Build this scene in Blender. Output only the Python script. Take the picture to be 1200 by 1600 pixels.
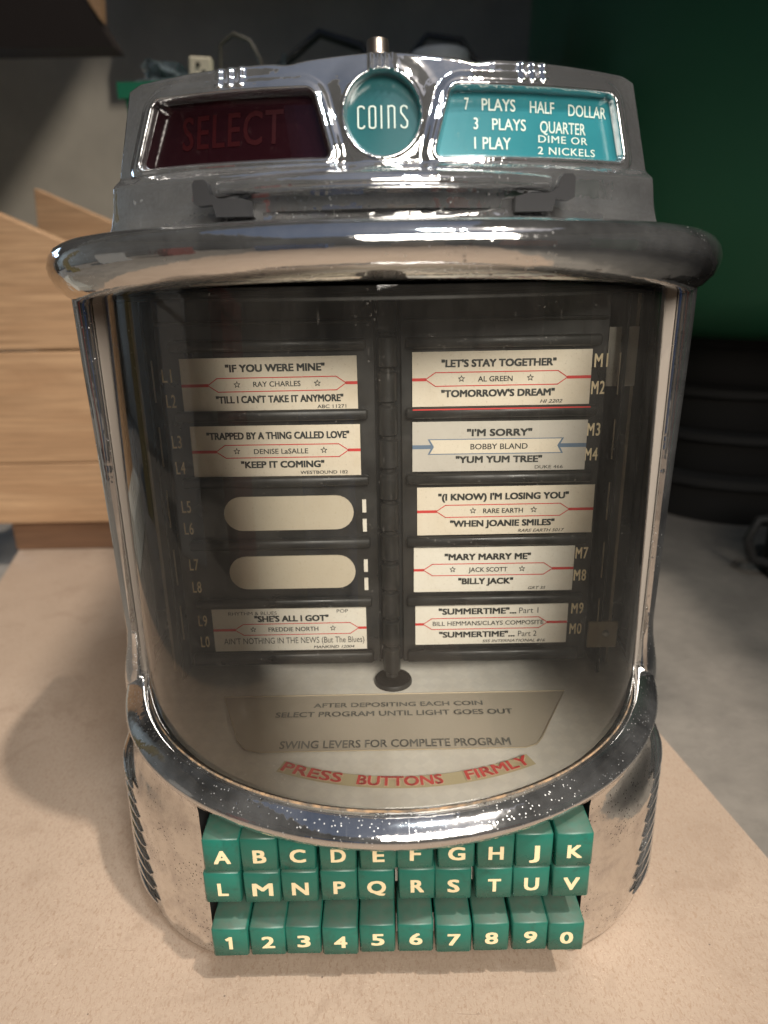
import bpy, math, random
from mathutils import Vector, Matrix
random.seed(7)
S = bpy.context.scene
for o in list(bpy.data.objects): bpy.data.objects.remove(o)
COL = S.collection

# ---------------------------------------------------------------- camera
cam = bpy.data.cameras.new('camera'); camo = bpy.data.objects.new('camera', cam); COL.objects.link(camo)
cam.sensor_fit = 'VERTICAL'; cam.sensor_height = 36; cam.lens = 36 * 1110 / 1600
cam.clip_start = .01; cam.clip_end = 50
PITCH, ROLL = math.radians(18.4), .018
camo.matrix_world = (Matrix.Translation((-.002, -.34, .295)) @ Matrix.Rotation(math.radians(90) - PITCH, 4, 'X')
                     @ Matrix.Rotation(-ROLL, 4, 'Z'))
cam.dof.use_dof = True; cam.dof.focus_distance = .305; cam.dof.aperture_fstop = 7.5
S.camera = camo
# ---------------------------------------------------------------- light
SUN = Vector((-.40, .30, -1)).normalized()            # direction the sunlight travels
EL = math.asin(-SUN.z); AZ = math.atan2(-SUN.x, -SUN.y)
w = bpy.data.worlds.new('World'); S.world = w; w.use_nodes = True
nt = w.node_tree; bg = nt.nodes['Background']; sky = nt.nodes.new('ShaderNodeTexSky')
sky.sky_type = 'NISHITA'; sky.sun_disc = False; sky.sun_elevation = EL; sky.sun_rotation = AZ
nt.links.new(sky.outputs[0], bg.inputs[0]); bg.inputs[1].default_value = .045
sl = bpy.data.lights.new('sun', 'SUN'); sl.energy = 2.8; sl.angle = math.radians(1.6); sl.color = (1, .91, .80)
so = bpy.data.objects.new('sun', sl); COL.objects.link(so); so.rotation_euler = SUN.to_track_quat('-Z', 'Y').to_euler()
def area(name, loc, target, sx, sy, watts, col):
    l = bpy.data.lights.new(name, 'AREA'); l.shape = 'RECTANGLE'; l.size = sx; l.size_y = sy; l.spread = math.radians(60); l.energy = watts; l.color = col
    o = bpy.data.objects.new(name, l); COL.objects.link(o); o.location = loc
    o.rotation_euler = (Vector(target) - Vector(loc)).to_track_quat('-Z', 'Y').to_euler(); return o
area('doorway_light', (.20, -.78, .66), (0, -.05, .14), .55, .36, 2.4, (1, .92, .82))
area('window_light', (.22, -.55, 1.35), (0, -.02, .2), .16, .10, .8, (.85, .95, 1))
S.view_settings.view_transform = 'Standard'; S.view_settings.look = 'None'
S.view_settings.exposure = 0; S.view_settings.gamma = 1
S.render.engine = 'CYCLES'; S.cycles.use_denoising = True; S.cycles.max_bounces = 10
S.cycles.glossy_bounces = 6; S.cycles.transparent_max_bounces = 12; S.cycles.caustics_reflective = True

# ---------------------------------------------------------------- materials
def mat(name, col, rough=.5, metal=0, spec=.5):
    m = bpy.data.materials.new(name); m.use_nodes = True
    b = m.node_tree.nodes['Principled BSDF']
    b.inputs['Base Color'].default_value = (*col, 1); b.inputs['Roughness'].default_value = rough
    b.inputs['Metallic'].default_value = metal; b.inputs['Specular IOR Level'].default_value = spec
    return m
class NT:
    def __init__(s, m): s.t = m.node_tree; s.n = s.t.nodes; s.b = s.n['Principled BSDF']; s.co = s.n.new('ShaderNodeTexCoord')
    def L(s, a, b): s.t.links.new(a, b)
    def mp(s, scale=(1, 1, 1), rot=(0, 0, 0), src='Object'):
        m = s.n.new('ShaderNodeMapping'); m.inputs['Scale'].default_value = scale; m.inputs['Rotation'].default_value = rot
        s.L(s.co.outputs[src], m.inputs[0]); return m.outputs[0]
    def noise(s, vec, sc, det=3, rough=.5, dist=0):
        n = s.n.new('ShaderNodeTexNoise'); n.inputs['Scale'].default_value = sc; n.inputs['Detail'].default_value = det
        n.inputs['Roughness'].default_value = rough; n.inputs['Distortion'].default_value = dist
        s.L(vec, n.inputs['Vector']); return n.outputs[0]
    def vor(s, vec, sc, feat='F1'):
        n = s.n.new('ShaderNodeTexVoronoi'); n.inputs['Scale'].default_value = sc; n.feature = feat
        s.L(vec, n.inputs['Vector']); return n.outputs[0]
    def ramp(s, f, stops):
        r = s.n.new('ShaderNodeValToRGB'); e = r.color_ramp.elements
        while len(e) < len(stops): e.new(.5)
        for k, (p, c) in enumerate(stops):
            e[k].position = p; e[k].color = (c, c, c, 1) if not isinstance(c, tuple) else (*c, 1)
        s.L(f, r.inputs[0]); return r.outputs[0]
    def mix(s, f, a, b, mode='MIX'):
        m = s.n.new('ShaderNodeMix'); m.data_type = 'RGBA'; m.blend_type = mode
        for i, v in ((0, f), (6, a), (7, b)):
            if isinstance(v, tuple): m.inputs[i].default_value = (*v, 1)
            elif isinstance(v, (int, float)): m.inputs[i].default_value = v
            else: s.L(v, m.inputs[i])
        return m.outputs[2]
    def math(s, op, a, b=0.):
        m = s.n.new('ShaderNodeMath'); m.operation = op
        for i, v in ((0, a), (1, b)):
            if isinstance(v, (int, float)): m.inputs[i].default_value = v
            else: s.L(v, m.inputs[i])
        return m.outputs[0]
    def bump(s, h, st, dist=.001):
        m = s.n.new('ShaderNodeBump'); m.inputs['Strength'].default_value = st; m.inputs['Distance'].default_value = dist
        s.L(h, m.inputs['Height']); s.L(m.outputs[0], s.b.inputs['Normal'])
    def set(s, k, v): s.L(v, s.b.inputs[k])

def chrome(name, tint=(.66, .66, .655), pits=.5, dust=.5, wave=.25, vs=520, thr=.5, film_=0):
    m = mat(name, tint, .06, 1); t = NT(m); v = t.mp()
    spk = t.ramp(t.vor(v, vs), [(0, 1), (.13, 1), (.21, 0)])                 # tiny specks of dust and pitting
    msk = t.ramp(t.noise(v, 34, 4, .6), [(thr, 0), (thr + .12, 1)])
    sp = t.math('MULTIPLY', spk, msk)
    pit = t.ramp(t.vor(v, 300), [(0, 1), (.12, 1), (.2, 0)])
    pm = t.math('MULTIPLY', pit, t.ramp(t.noise(v, 22, 3, .6), [(.55, 0), (.65, 1)]))
    pm = t.math('MULTIPLY', pm, pits)
    c = t.mix(t.math('MULTIPLY', sp, .6 * dust), tint, (.50, .50, .48)); c = t.mix(pm, c, (.09, .08, .07)); t.set('Base Color', c)
    film = t.ramp(t.noise(v, 18, 5, .65), [(.35, .03), (.75, .04 + .13 * dust)])
    t.set('Roughness', t.math('ADD', film, t.math('MULTIPLY', sp, .5)))
    s1 = t.ramp(t.noise(t.mp((30, 30, 900), (.3, .5, .1)), 1, 2, .6), [(.26, 1), (.30, 0)]); s2 = t.ramp(t.noise(t.mp((900, 30, 30), (.6, .2, .4)), 1, 2, .6), [(.26, 1), (.30, 0)])
    scr = t.math('MULTIPLY', t.math('MAXIMUM', s1, s2), t.math('MULTIPLY', t.ramp(t.noise(v, 15, 3), [(.4, 0), (.6, .16)]), dust))
    t.set('Roughness', t.math('ADD', t.math('ADD', film, t.math('MULTIPLY', sp, .5)), scr))
    fl_ = t.ramp(t.noise(v, 12, 6, .7), [(.40, 1 - .02 * dust - film_), (.85, 1 - .15 * dust - film_ * 1.8)]); t.set('Metallic', fl_)
    h = t.math('ADD', t.noise(v, 30, 4, .55), t.math('MULTIPLY', pm, -.4)); t.bump(h, wave, .002)
    return m
M = {}
M['chrome_pitted'] = chrome('chrome_pitted', (.60, .60, .60), .9, .9, .4, 620, .42)
M['chrome'] = chrome('chrome', wave=.35, film_=.008); M['chrome_clean'] = chrome('chrome_header', (.66, .66, .66), .1, .35, .75, 620, .56, .04)
# base chrome: etched, dull in patches
m = M['chrome_worn'] = mat('chrome_worn', (.62, .60, .57), .2, 1); t = NT(m); v = t.mp()
pat = t.ramp(t.noise(v, 60, 8, .8, .3), [(.46, 0), (.62, 1)])
pits = t.math('MULTIPLY', t.ramp(t.vor(v, 620), [(0, 1), (.16, 1), (.26, 0)]), t.ramp(t.noise(v, 30, 5, .75), [(.47, 0), (.56, 1)]))
c = t.mix(pat, (.74, .725, .70), (.55, .53, .525)); c = t.mix(pits, c, (.07, .055, .045)); t.set('Base Color', c)
t.set('Roughness', t.math('ADD', t.math('MULTIPLY', pat, .16), .09)); t.bump(t.noise(v, 40, 4), .35, .002)

m = M['glass'] = mat('window_glass', (1, 1, 1), .02); t = NT(m); n = t.n
tr = n.new('ShaderNodeBsdfTransparent'); tr.inputs[0].default_value = (.955, .965, .95, 1)
gl = n.new('ShaderNodeBsdfGlossy'); gl.inputs['Roughness'].default_value = .015
di = n.new('ShaderNodeBsdfDiffuse'); di.inputs[0].default_value = (.75, .70, .62, 1)
fr = n.new('ShaderNodeFresnel'); fr.inputs[0].default_value = 1.62
mx = n.new('ShaderNodeMixShader'); mx2 = n.new('ShaderNodeMixShader')
t.L(t.math('MULTIPLY', fr.outputs[0], 1.25), mx.inputs[0]); t.L(tr.outputs[0], mx.inputs[1]); t.L(gl.outputs[0], mx.inputs[2])
v = t.mp((1, 1, .25)); dust = t.ramp(t.noise(v, 30, 6, .7), [(.3, .004), (.8, .024)])
g1 = t.ramp(t.noise(t.mp((900, 900, 26), (.05, .04, 0)), 1, 2, .5), [(.25, .03), (.28, 0)]); g2 = t.ramp(t.noise(t.mp((32, 32, 1100), (.5, .35, .2)), 1, 2, .5), [(.24, .03), (.27, 0)])
dust = t.math('ADD', dust, t.math('MAXIMUM', g1, g2))
sp = t.math('MULTIPLY', t.ramp(t.vor(t.mp(), 700), [(0, 1), (.05, 1), (.09, 0)]), t.ramp(t.noise(t.mp(), 60, 2), [(.55, 0), (.6, .5)]))
t.L(t.math('ADD', dust, sp), mx2.inputs[0]); t.L(mx.outputs[0], mx2.inputs[1]); t.L(di.outputs[0], mx2.inputs[2])
t.L(mx2.outputs[0], n['Material Output'].inputs[0])

m = M['key'] = mat('green_key_plastic', (.012, .17, .125), .28); t = NT(m); v = t.mp()
c = t.mix(t.ramp(t.noise(v, 90, 5, .7), [(.45, 0), (.8, .35)]), (.007, .103, .075), (.03, .075, .052))
c = t.mix(t.ramp(t.vor(v, 260), [(0, .5), (.03, .5), (.05, 0)]), c, (.01, .02, .015))
oi = t.n.new('ShaderNodeObjectInfo'); c = t.mix(t.math('MULTIPLY', oi.outputs['Random'], .40), c, (.022, .085, .058))
v2 = t.n.new('ShaderNodeVectorMath'); v2.operation = 'ADD'; t.L(v, v2.inputs[0]); t.L(oi.outputs['Location'], v2.inputs[1]); t.L(oi.outputs['Random'], v2.inputs[1]) if False else None
c = t.mix(t.ramp(t.noise(v2.outputs[0], 130, 6, .75, .5), [(.52, 0), (.72, .6)]), c, (.018, .042, .03))
# dust where the plastic faces up, its tone darkened to paint in shade
geo = t.n.new('ShaderNodeNewGeometry'); sx = t.n.new('ShaderNodeSeparateXYZ'); t.L(geo.outputs['Normal'], sx.inputs[0])
up = t.math('MULTIPLY', t.ramp(sx.outputs[2], [(.5, 0), (.95, 1)]), t.ramp(t.noise(v, 120, 5, .7), [(.3, .35), (.7, .85)]))
c = t.mix(up, c, (.055, .07, .05)); t.set('Base Color', c)
t.set('Roughness', t.math('ADD', t.math('MULTIPLY', up, .5), t.ramp(t.noise(v, 70, 4), [(.3, .2), (.7, .42)])))
m = M['cream_print'] = mat('cream_print', (.66, .54, .34), .55); t = NT(m); t.set('Base Color', t.mix(t.ramp(t.noise(t.mp(), 420, 5, .8), [(.56, 0), (.70, .55)]), (.66, .54, .33), (.24, .21, .13)))
M['number_print'] = mat('number_print', (.80, .66, .42), .5)
M['dull_print'] = mat('dull_cream_print', (.42, .37, .26), .6)
M['ink'] = mat('black_ink', (.018, .02, .018), .6)
M['ink_grey'] = mat('faded_ink', (.15, .148, .13), .5)
M['red_print'] = mat('red_print', (.55, .035, .03), .6)
M['blue_print'] = mat('blue_print', (.11, .165, .24), .6)
M['tan'] = mat('tan_paper', (.60, .44, .29), .7)
def paper(name, col, col2):
    m = mat(name, col, .7); t = NT(m); v = t.mp()
    c = t.mix(t.ramp(t.noise(v, 45, 5, .65), [(.4, 0), (.75, .8)]), col, col2)
    c = t.mix(t.ramp(t.noise(v, 900, 2), [(.6, 0), (.75, .4)]), c, (.35, .28, .2)); t.set('Base Color', c)
    return m
M['paper'] = paper('cream_card', (.66, .59, .48), (.58, .49, .37))
M['paper_white'] = paper('pale_card', (.68, .64, .56), (.60, .54, .45))
M['paper_grey'] = paper('grey_card', (.50, .465, .41), (.43, .395, .34))
M['blank'] = paper('blank_card', (.50, .44, .34), (.46, .39, .29))
m = M['dark_metal'] = mat('dark_page_metal', (.018, .018, .018), .38, 0, .5); t = NT(m); v = t.mp()
t.set('Base Color', t.mix(t.ramp(t.noise(v, 60, 6, .7), [(.35, 0), (.8, 1)]), (.006, .006, .006), (.026, .024, .021)))
t.set('Roughness', t.ramp(t.noise(v, 80, 4), [(.3, .25), (.7, .6)]))
m = M['plate'] = mat('dull_plate', (.40, .38, .34), .45, 0); t = NT(m); v = t.mp((1, 1, 1), (0, 0, .78))
ck = t.n.new('ShaderNodeTexChecker'); ck.inputs['Scale'].default_value = 190; t.L(v, ck.inputs[0])
c = t.mix(t.ramp(t.noise(v, 40, 6, .7), [(.35, 0), (.75, 1)]), (.66, .63, .57), (.50, .46, .40))
c = t.mix(t.math('MULTIPLY', ck.outputs[1], .25), c, (.50, .48, .45)); t.set('Base Color', c)
t.set('Roughness', t.ramp(t.noise(v, 25, 5), [(.3, .35), (.7, .6)])); t.bump(t.noise(v, 200, 3), .2, .0005)
m = M['rust'] = mat('rusty_gasket', (.16, .10, .055), .85); t = NT(m); v = t.mp()
t.set('Base Color', t.mix(t.ramp(t.noise(v, 260, 5, .7), [(.42, 0), (.62, 1)]), (.07, .055, .04), (.24, .15, .08)))
t.bump(t.noise(v, 400, 4), .8, .001)
M['brass'] = mat('aged_brass', (.42, .35, .25), .5, .3)
M['sleeve'] = mat('instruction_pane', (.37, .325, .26), .3)
M['olive'] = mat('olive_band', (.44, .37, .22), .45)
m = M['maroon'] = mat('maroon_panel', (.018, .004, .006), .12); t = NT(m); v = t.mp()
t.set('Base Color', t.mix(t.ramp(t.noise(v, 300, 4, .8), [(.6, 0), (.8, .6)]), (.008, .002, .003), (.04, .025, .025)))
M['maroon_text'] = mat('dim_red_print', (.015, .0015, .002), .3)
m = M['teal'] = mat('teal_panel', (.02, .19, .20), .22); t = NT(m); v = t.mp()
c = t.mix(t.ramp(t.noise(v, 50, 4), [(.35, 0), (.75, .6)]), (.018, .125, .145), (.013, .09, .108))
c = t.mix(t.ramp(t.noise(v, 380, 5, .8), [(.63, 0), (.75, .5)]), c, (.16, .18, .11)); t.set('Base Color', c)
M['teal_coin'] = mat('deep_teal_disc', (.006, .055, .060), .22)
M['panel_print'] = mat('pale_panel_print', (.36, .42, .37), .5)
M['coin_metal'] = mat('dull_nickel', (.40, .34, .29), .32, 1)
M['void'] = mat('black_interior', (.004, .004, .004), .9)
# board, wood, concrete
m = M['board'] = mat('fibreboard', (.40, .30, .21), .82); t = NT(m); v = t.mp()
c = t.mix(t.ramp(t.noise(v, 9, 5, .6), [(.3, 0), (.7, 1)]), (.325, .248, .186), (.27, .203, .150))
c = t.mix(t.ramp(t.noise(t.mp((1, .45, 1), (0, 0, .5)), 760, 5, .85, .8), [(.38, .9), (.5, 0)]), c, (.23, .155, .105))
c = t.mix(t.ramp(t.noise(t.mp((.45, 1, 1), (0, 0, .9)), 1250, 3, .75, .6), [(.60, 0), (.74, .45)]), c, (.52, .42, .33))
c = t.mix(t.ramp(t.noise(v, 340, 3, .8, 2.2), [(.255, .75), (.285, 0)]), c, (.09, .055, .04))
c = t.mix(t.ramp(t.noise(v, 22, 6, .75, .6), [(.36, .55), (.48, 0)]), c, (.22, .155, .11))
c = t.mix(t.ramp(t.noise(t.mp((60, 900, 60), (0, 0, .6)), 1, 3, .6, .8), [(.27, .6), (.30, 0)]), c, (.17, .115, .08))
c = t.mix(t.ramp(t.vor(v, 62), [(0, .8), (.022, .8), (.034, 0)]), c, (.08, .055, .045)); t.set('Base Color', c)
t.bump(t.noise(v, 900, 3), .2, .0006)
def wood(name, a, b, axis='X', sc=1):
    m = mat(name, a, .6); t = NT(m)
    v = t.mp((3, 22, 22) if axis == 'X' else (22, 22, 3)); oi = t.n.new('ShaderNodeObjectInfo')
    ad = t.n.new('ShaderNodeVectorMath'); ad.operation = 'ADD'; t.L(v, ad.inputs[0])
    mu = t.n.new('ShaderNodeVectorMath'); mu.operation = 'SCALE'; t.L(oi.outputs['Location'], mu.inputs[0]); mu.inputs[3].default_value = 37
    t.L(mu.outputs[0], ad.inputs[1]); v = ad.outputs[0]
    g = t.noise(v, 1.6 * sc, 5, .6, .8)
    ms = t.n.new('ShaderNodeVectorMath'); ms.operation = 'MULTIPLY'; t.L(v, ms.inputs[0]); ms.inputs[1].default_value = (1, 7, 7)
    f = t.noise(ms.outputs[0], 3.2 * sc, 4, .65, .3)
    c = t.mix(t.ramp(g, [(.35, 0), (.62, 1)]), a, b)
    c = t.mix(t.ramp(f, [(.38, .8), (.56, 0)]), c, tuple(x * .72 for x in b))
    kn = t.ramp(t.vor(t.mp((1, 1, 1)), 5.5), [(0, .6), (.035, .5), (.09, 0)]); c = t.mix(kn, c, tuple(x * .5 for x in b))
    t.set('Base Color', c); t.bump(f, .2, .001); return m
M['pine'] = wood('pine_plank', (.56, .355, .20), (.44, .262, .14))
M['pine_dark'] = wood('brown_rail', (.26, .14, .075), (.19, .10, .055))
m = M['concrete'] = mat('concrete_floor', (.25, .215, .18), .85); t = NT(m); v = t.mp()
c = t.mix(t.ramp(t.noise(v, 14, 6, .65), [(.3, 0), (.7, 1)]), (.20, .178, .152), (.12, .107, .092))
c = t.mix(t.ramp(t.noise(v, 60, 5, .7), [(.35, .5), (.48, 0)]), c, (.13, .115, .10)); t.set('Base Color', c); t.bump(t.noise(v, 90, 4), .4, .002)
m = M['wall'] = mat('rendered_wall', (.2, .19, .16), .9); t = NT(m); v = t.mp()
t.set('Base Color', t.mix(t.ramp(t.noise(v, 6, 6, .6), [(.3, 0), (.7, 1)]), (.60, .55, .46), (.42, .385, .325)))
M['shade_roof'] = mat('roof_boards', (.17, .165, .155), .8)
M['black_wood'] = mat('dark_cupboard', (.012, .006, .004), .7)
M['green_bin'] = mat('green_plastic', (.017, .105, .050), .45)
M['green_crate'] = mat('bright_green_crate', (.0, .14, .07), .5)
M['rubber'] = mat('black_rubber', (.008, .0075, .007), .75)
M['white_plastic'] = mat('white_plastic', (.85, .87, .84), .4)
M['ivory'] = mat('ivory_plastic', (.55, .50, .38), .5)
M['cable'] = mat('dark_cable', (.07, .065, .05), .5)
M['bag'] = mat('clear_bag', (.20, .25, .27), .12); M['bag'].node_tree.nodes['Principled BSDF'].inputs['Transmission Weight'].default_value = .55
M['grey_paint'] = mat('grey_block', (.36, .36, .33), .8)
M['scrap'] = mat('dark_scrap', (.03, .033, .033), .4)
M['bracket'] = mat('blackened_bracket', (.011, .011, .012), .6, 0, .2)
M['flange'] = mat('dusty_flange', (.24, .21, .18), .6, .3)
M['steel'] = mat('screw_steel', (.5, .48, .44), .35, 1)
m = M['pane'] = mat('sky_pane', (.3, .4, .5), .5)
m.node_tree.nodes['Principled BSDF'].inputs['Emission Color'].default_value = (.55, .75, 1, 1)
m.node_tree.nodes['Principled BSDF'].inputs['Emission Strength'].default_value = 6

# ---------------------------------------------------------------- mesh helpers
def mesh(name, V, F, m, parent=None, smooth=False, **kw):
    me = bpy.data.meshes.new(name); me.from_pydata([tuple(v) for v in V], [], F); me.validate(); me.update()
    if smooth: me.polygons.foreach_set('use_smooth', [True] * len(me.polygons))
    me.materials.append(m); o = bpy.data.objects.new(name, me); COL.objects.link(o)
    if parent: o.parent = parent
    for k, x in kw.items(): o[k] = x
    return o
def empty(name, loc=(0, 0, 0), **kw):
    o = bpy.data.objects.new(name, None); COL.objects.link(o); o.location = loc; o.empty_display_size = .01
    for k, x in kw.items(): o[k] = x
    return o
class MB:
    def __init__(s): s.V = []; s.F = []
    def add(s, V, F):
        n = len(s.V); s.V += [tuple(v) for v in V]; s.F += [tuple(i + n for i in f) for f in F]; return s
    def box(s, x0, x1, y0, y1, z0, z1):
        return s.add([(x0, y0, z0), (x1, y0, z0), (x1, y1, z0), (x0, y1, z0), (x0, y0, z1), (x1, y0, z1), (x1, y1, z1), (x0, y1, z1)],
                     [(0, 3, 2, 1), (4, 5, 6, 7), (0, 1, 5, 4), (1, 2, 6, 5), (2, 3, 7, 6), (3, 0, 4, 7)])
    def bbox(s, x0, x1, y0, y1, z0, z1, b):            # box with chamfered edges (convex hull style)
        V = []; xs, ys, zs = (x0, x1), (y0, y1), (z0, z1)
        def vid(i, j, k, a): return ((i * 2 + j) * 2 + k) * 3 + a
        for i in (0, 1):
            for j in (0, 1):
                for k in (0, 1):
                    sx, sy, sz = (b, -b)[i], (b, -b)[j], (b, -b)[k]
                    V += [(xs[i], ys[j] + sy, zs[k] + sz), (xs[i] + sx, ys[j], zs[k] + sz), (xs[i] + sx, ys[j] + sy, zs[k])]
        F = []
        q = [(0, 0), (1, 0), (1, 1), (0, 1)]
        for i in (0, 1): F.append([vid(i, a, c, 0) for a, c in (q if i else q[::-1])])
        for j in (0, 1): F.append([vid(a, j, c, 1) for a, c in (q[::-1] if j else q)])
        for k in (0, 1): F.append([vid(a, c, k, 2) for a, c in (q if k else q[::-1])])
        for i in (0, 1):
            for j in (0, 1):
                f = [vid(i, j, 0, 0), vid(i, j, 0, 1), vid(i, j, 1, 1), vid(i, j, 1, 0)]; F.append(f if i ^ j == 0 else f[::-1])
            for k in (0, 1):
                f = [vid(i, 0, k, 0), vid(i, 1, k, 0), vid(i, 1, k, 2), vid(i, 0, k, 2)]; F.append(f if i ^ k == 0 else f[::-1])
        for j in (0, 1):
            for k in (0, 1):
                f = [vid(0, j, k, 1), vid(0, j, k, 2), vid(1, j, k, 2), vid(1, j, k, 1)]; F.append(f if j ^ k == 0 else f[::-1])
        for i in (0, 1):
            for j in (0, 1):
                for k in (0, 1):
                    f = [vid(i, j, k, 0), vid(i, j, k, 1), vid(i, j, k, 2)]; F.append(f if (i ^ j ^ k) else f[::-1])
        return s.add(V, F)
    def tube(s, pts, r, n=10, caps=True):
        V = []; F = []
        for i, p in enumerate(pts):
            p = Vector(p); d = (Vector(pts[min(i + 1, len(pts) - 1)]) - Vector(pts[max(i - 1, 0)])).normalized()
            a = d.orthogonal().normalized(); 
            if i and abs(a.dot(pa)) < .9: a = (pa - d * pa.dot(d)).normalized()
            pa = a; b = d.cross(a); rr = r[i] if isinstance(r, (list, tuple)) else r
            for k in range(n):
                t = 2 * math.pi * k / n; V.append(p + a * math.cos(t) * rr + b * math.sin(t) * rr)
        for i in range(len(pts) - 1):
            for k in range(n):
                k2 = (k + 1) % n; F.append((i * n + k, i * n + k2, (i + 1) * n + k2, (i + 1) * n + k))
        if caps: F += [tuple(range(n))[::-1], tuple((len(pts) - 1) * n + k for k in range(n))]
        return s.add(V, F)
    def lathe(s, prof, c=(0, 0, 0), n=32, axis='Z'):
        V = []; F = []
        for r, h in prof:
            for k in range(n):
                t = 2 * math.pi * k / n
                p = (r * math.cos(t), r * math.sin(t), h) if axis == 'Z' else (r * math.cos(t), -h, r * math.sin(t))
                V.append((c[0] + p[0], c[1] + p[1], c[2] + p[2]))
        for i in range(len(prof) - 1):
            for k in range(n):
                k2 = (k + 1) % n; F.append((i * n + k, i * n + k2, (i + 1) * n + k2, (i + 1) * n + k))
        if prof[0][0] > 1e-6: F.append(tuple(range(n))[::-1])
        if prof[-1][0] > 1e-6: F.append(tuple((len(prof) - 1) * n + k for k in range(n)))
        return s.add(V, F)
    def prism(s, poly, y0, y1):                       # poly in xz, front face at y0
        n = len(poly)
        V = [(x, y0, z) for x, z in poly] + [(x, y1, z) for x, z in poly]
        F = [tuple(range(n)), tuple(range(2 * n - 1, n - 1, -1))] + [(i, i + n, (i + 1) % n + n, (i + 1) % n) for i in range(n)]
        return s.add(V, F)
    def prismz(s, poly, z0, z1):
        n = len(poly)
        V = [(x, y, z1) for x, y in poly] + [(x, y, z0) for x, y in poly]
        F = [tuple(range(n)), tuple(range(2 * n - 1, n - 1, -1))] + [(i, i + n, (i + 1) % n + n, (i + 1) % n) for i in range(n)]
        return s.add(V, F)
    def map(s, f): s.V = [f(*v) for v in s.V]; return s
    def build(s, name, m, parent=None, smooth=False, **kw): return mesh(name, s.V, s.F, m, parent, smooth, **kw)
def auto(o, ang=35):
    me = o.data; me.polygons.foreach_set('use_smooth', [True] * len(me.polygons))
    try: me.set_sharp_from_angle(angle=math.radians(ang))
    except Exception: pass
    return o

TC = {}
def glyphs(txt, bold=0., shear=0., spacing=1.):
    k = (txt, bold, shear, spacing)
    if k in TC: return TC[k]
    cu = bpy.data.curves.new('t', 'FONT'); cu.body = txt; cu.size = 1; cu.offset = bold; cu.shear = shear; cu.space_character = spacing
    cu.resolution_u = 3; o = bpy.data.objects.new('t', cu); COL.objects.link(o)
    me = bpy.data.meshes.new_from_object(o.evaluated_get(bpy.context.evaluated_depsgraph_get()))
    V = [(v.co.x, v.co.y) for v in me.vertices]; F = [tuple(p.vertices) for p in me.polygons]
    bpy.data.objects.remove(o); bpy.data.curves.remove(cu); bpy.data.meshes.remove(me)
    x0 = min(v[0] for v in V); x1 = max(v[0] for v in V)
    V = [(x - (x0 + x1) / 2, y) for x, y in V]; TC[k] = (V, F, x1 - x0); return TC[k]
def text(mb, txt, xc, zc, width, cap, y, bold=.02, shear=0, spacing=1., rot=0):
    """flat lettering in the xz plane facing -y; width and cap height in metres"""
    V, F, wd = glyphs(txt, 0, shear, spacing); sx = (width - bold * cap * 2) / wd; sz = cap * (1 - bold * 1.4) / .727; e = bold * cap * 1.0
    for k, (dx, dz) in enumerate(((-e, -e * .7), (e, -e * .7), (-e, e * .7), (e, e * .7), (0, 0)) if bold > .008 else ((0, 0),)):
        mb.add([(xc + a * sx + dx, y - k * 4e-6, zc + (b - .3635) * sz + dz) for a, b in V], F)
def quad(mb, x0, x1, z0, z1, y): mb.add([(x0, y, z0), (x1, y, z0), (x1, y, z1), (x0, y, z1)], [(0, 1, 2, 3)])
def strokes(mb, pts, wd, y):
    for (a, b) in zip(pts, pts[1:]):
        a, b = Vector(a), Vector(b); d = (b - a).normalized(); n = Vector((-d.y, d.x)) * wd / 2; e = d * wd * .4
        P = [a - n - e, b - n + e, b + n + e, a + n - e]; mb.add([(p.x, y, p.y) for p in P], [(0, 1, 2, 3)])

# ================================================================= SETTING
MB().add([(-6, -6, -.02), (6, -6, -.02), (6, 6, -.02), (-6, 6, -.02)], [(0, 1, 2, 3)]).build('floor', M['concrete'], kind='structure')
MB().box(-2.6, 2.6, 1.1, 1.2, -.02, 1.75).build('back_wall', M['wall'], kind='structure')
MB().box(-1.9, -1.8, -2.6, 1.1, -.02, 1.75).build('left_wall', M['wall'], kind='structure')
MB().box(1.9, 2.0, -2.6, 1.1, -.02, 1.75).build('right_wall', M['wall'], kind='structure')
# unseen boards overhead, added; the opening is shaped to cast the shade edges
Z = 1.75
rf = MB()
op = [(1.018, -2.0), (1.018, -.14), (.41, -.138), (.40, .2), (.37, .768), (-.067, .768), (-.165, .701), (-.9, .198), (-.9, -2.0)]
outer = [(2.6, -2.0), (2.6, -.14), (2.6, -.138), (2.6, .2), (2.6, 1.2), (-.067, 1.2), (-2.6, 1.2), (-2.6, .198), (-2.6, -2.0)]
for i in range(8): rf.prismz([op[i], outer[i], outer[i + 1], op[i + 1]][::-1], Z, Z + .04)
rf.prismz([(.430, -.40), (.90, -.40), (.90, -.12), (.405, -.12)], Z - .05, Z - .012)  # unseen board added to carry the shade further back, left of the box
rf.prismz([(-2.6, -2.7), (2.6, -2.7), (2.6, -2.0), (-2.6, -2.0)], Z, Z + .04)
rf.build('shade_roof', M['shade_roof'], kind='structure')
MB().box(-2.6, 2.6, -2.7, -2.6, -.02, 1.75).build('front_wall', M['wall'], kind='structure')
# workshop window behind the photographer
wn = empty('workshop_window', (-1.28, 1.08, .52), label='workshop window of six bluish panes in a timber frame at far left, mirrored in the glass', category='window')
fr_ = MB()
for x in (-.33, -.11, .11, .33): fr_.box(x - .015, x + .015, -.02, .03, -.3, .3)
for z in (-.3, 0, .3): fr_.box(-.345, .345, -.018, .032, z - .015, z + .015)
fr_.build('frame', M['shade_roof'], wn)
for i in range(3):
    for j in range(2): MB().box(-.315 + i * .22, -.125 + i * .22, 0, .004, -.285 + j * .3, -.015 + j * .3).build('pane', M['pane'], wn)

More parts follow.
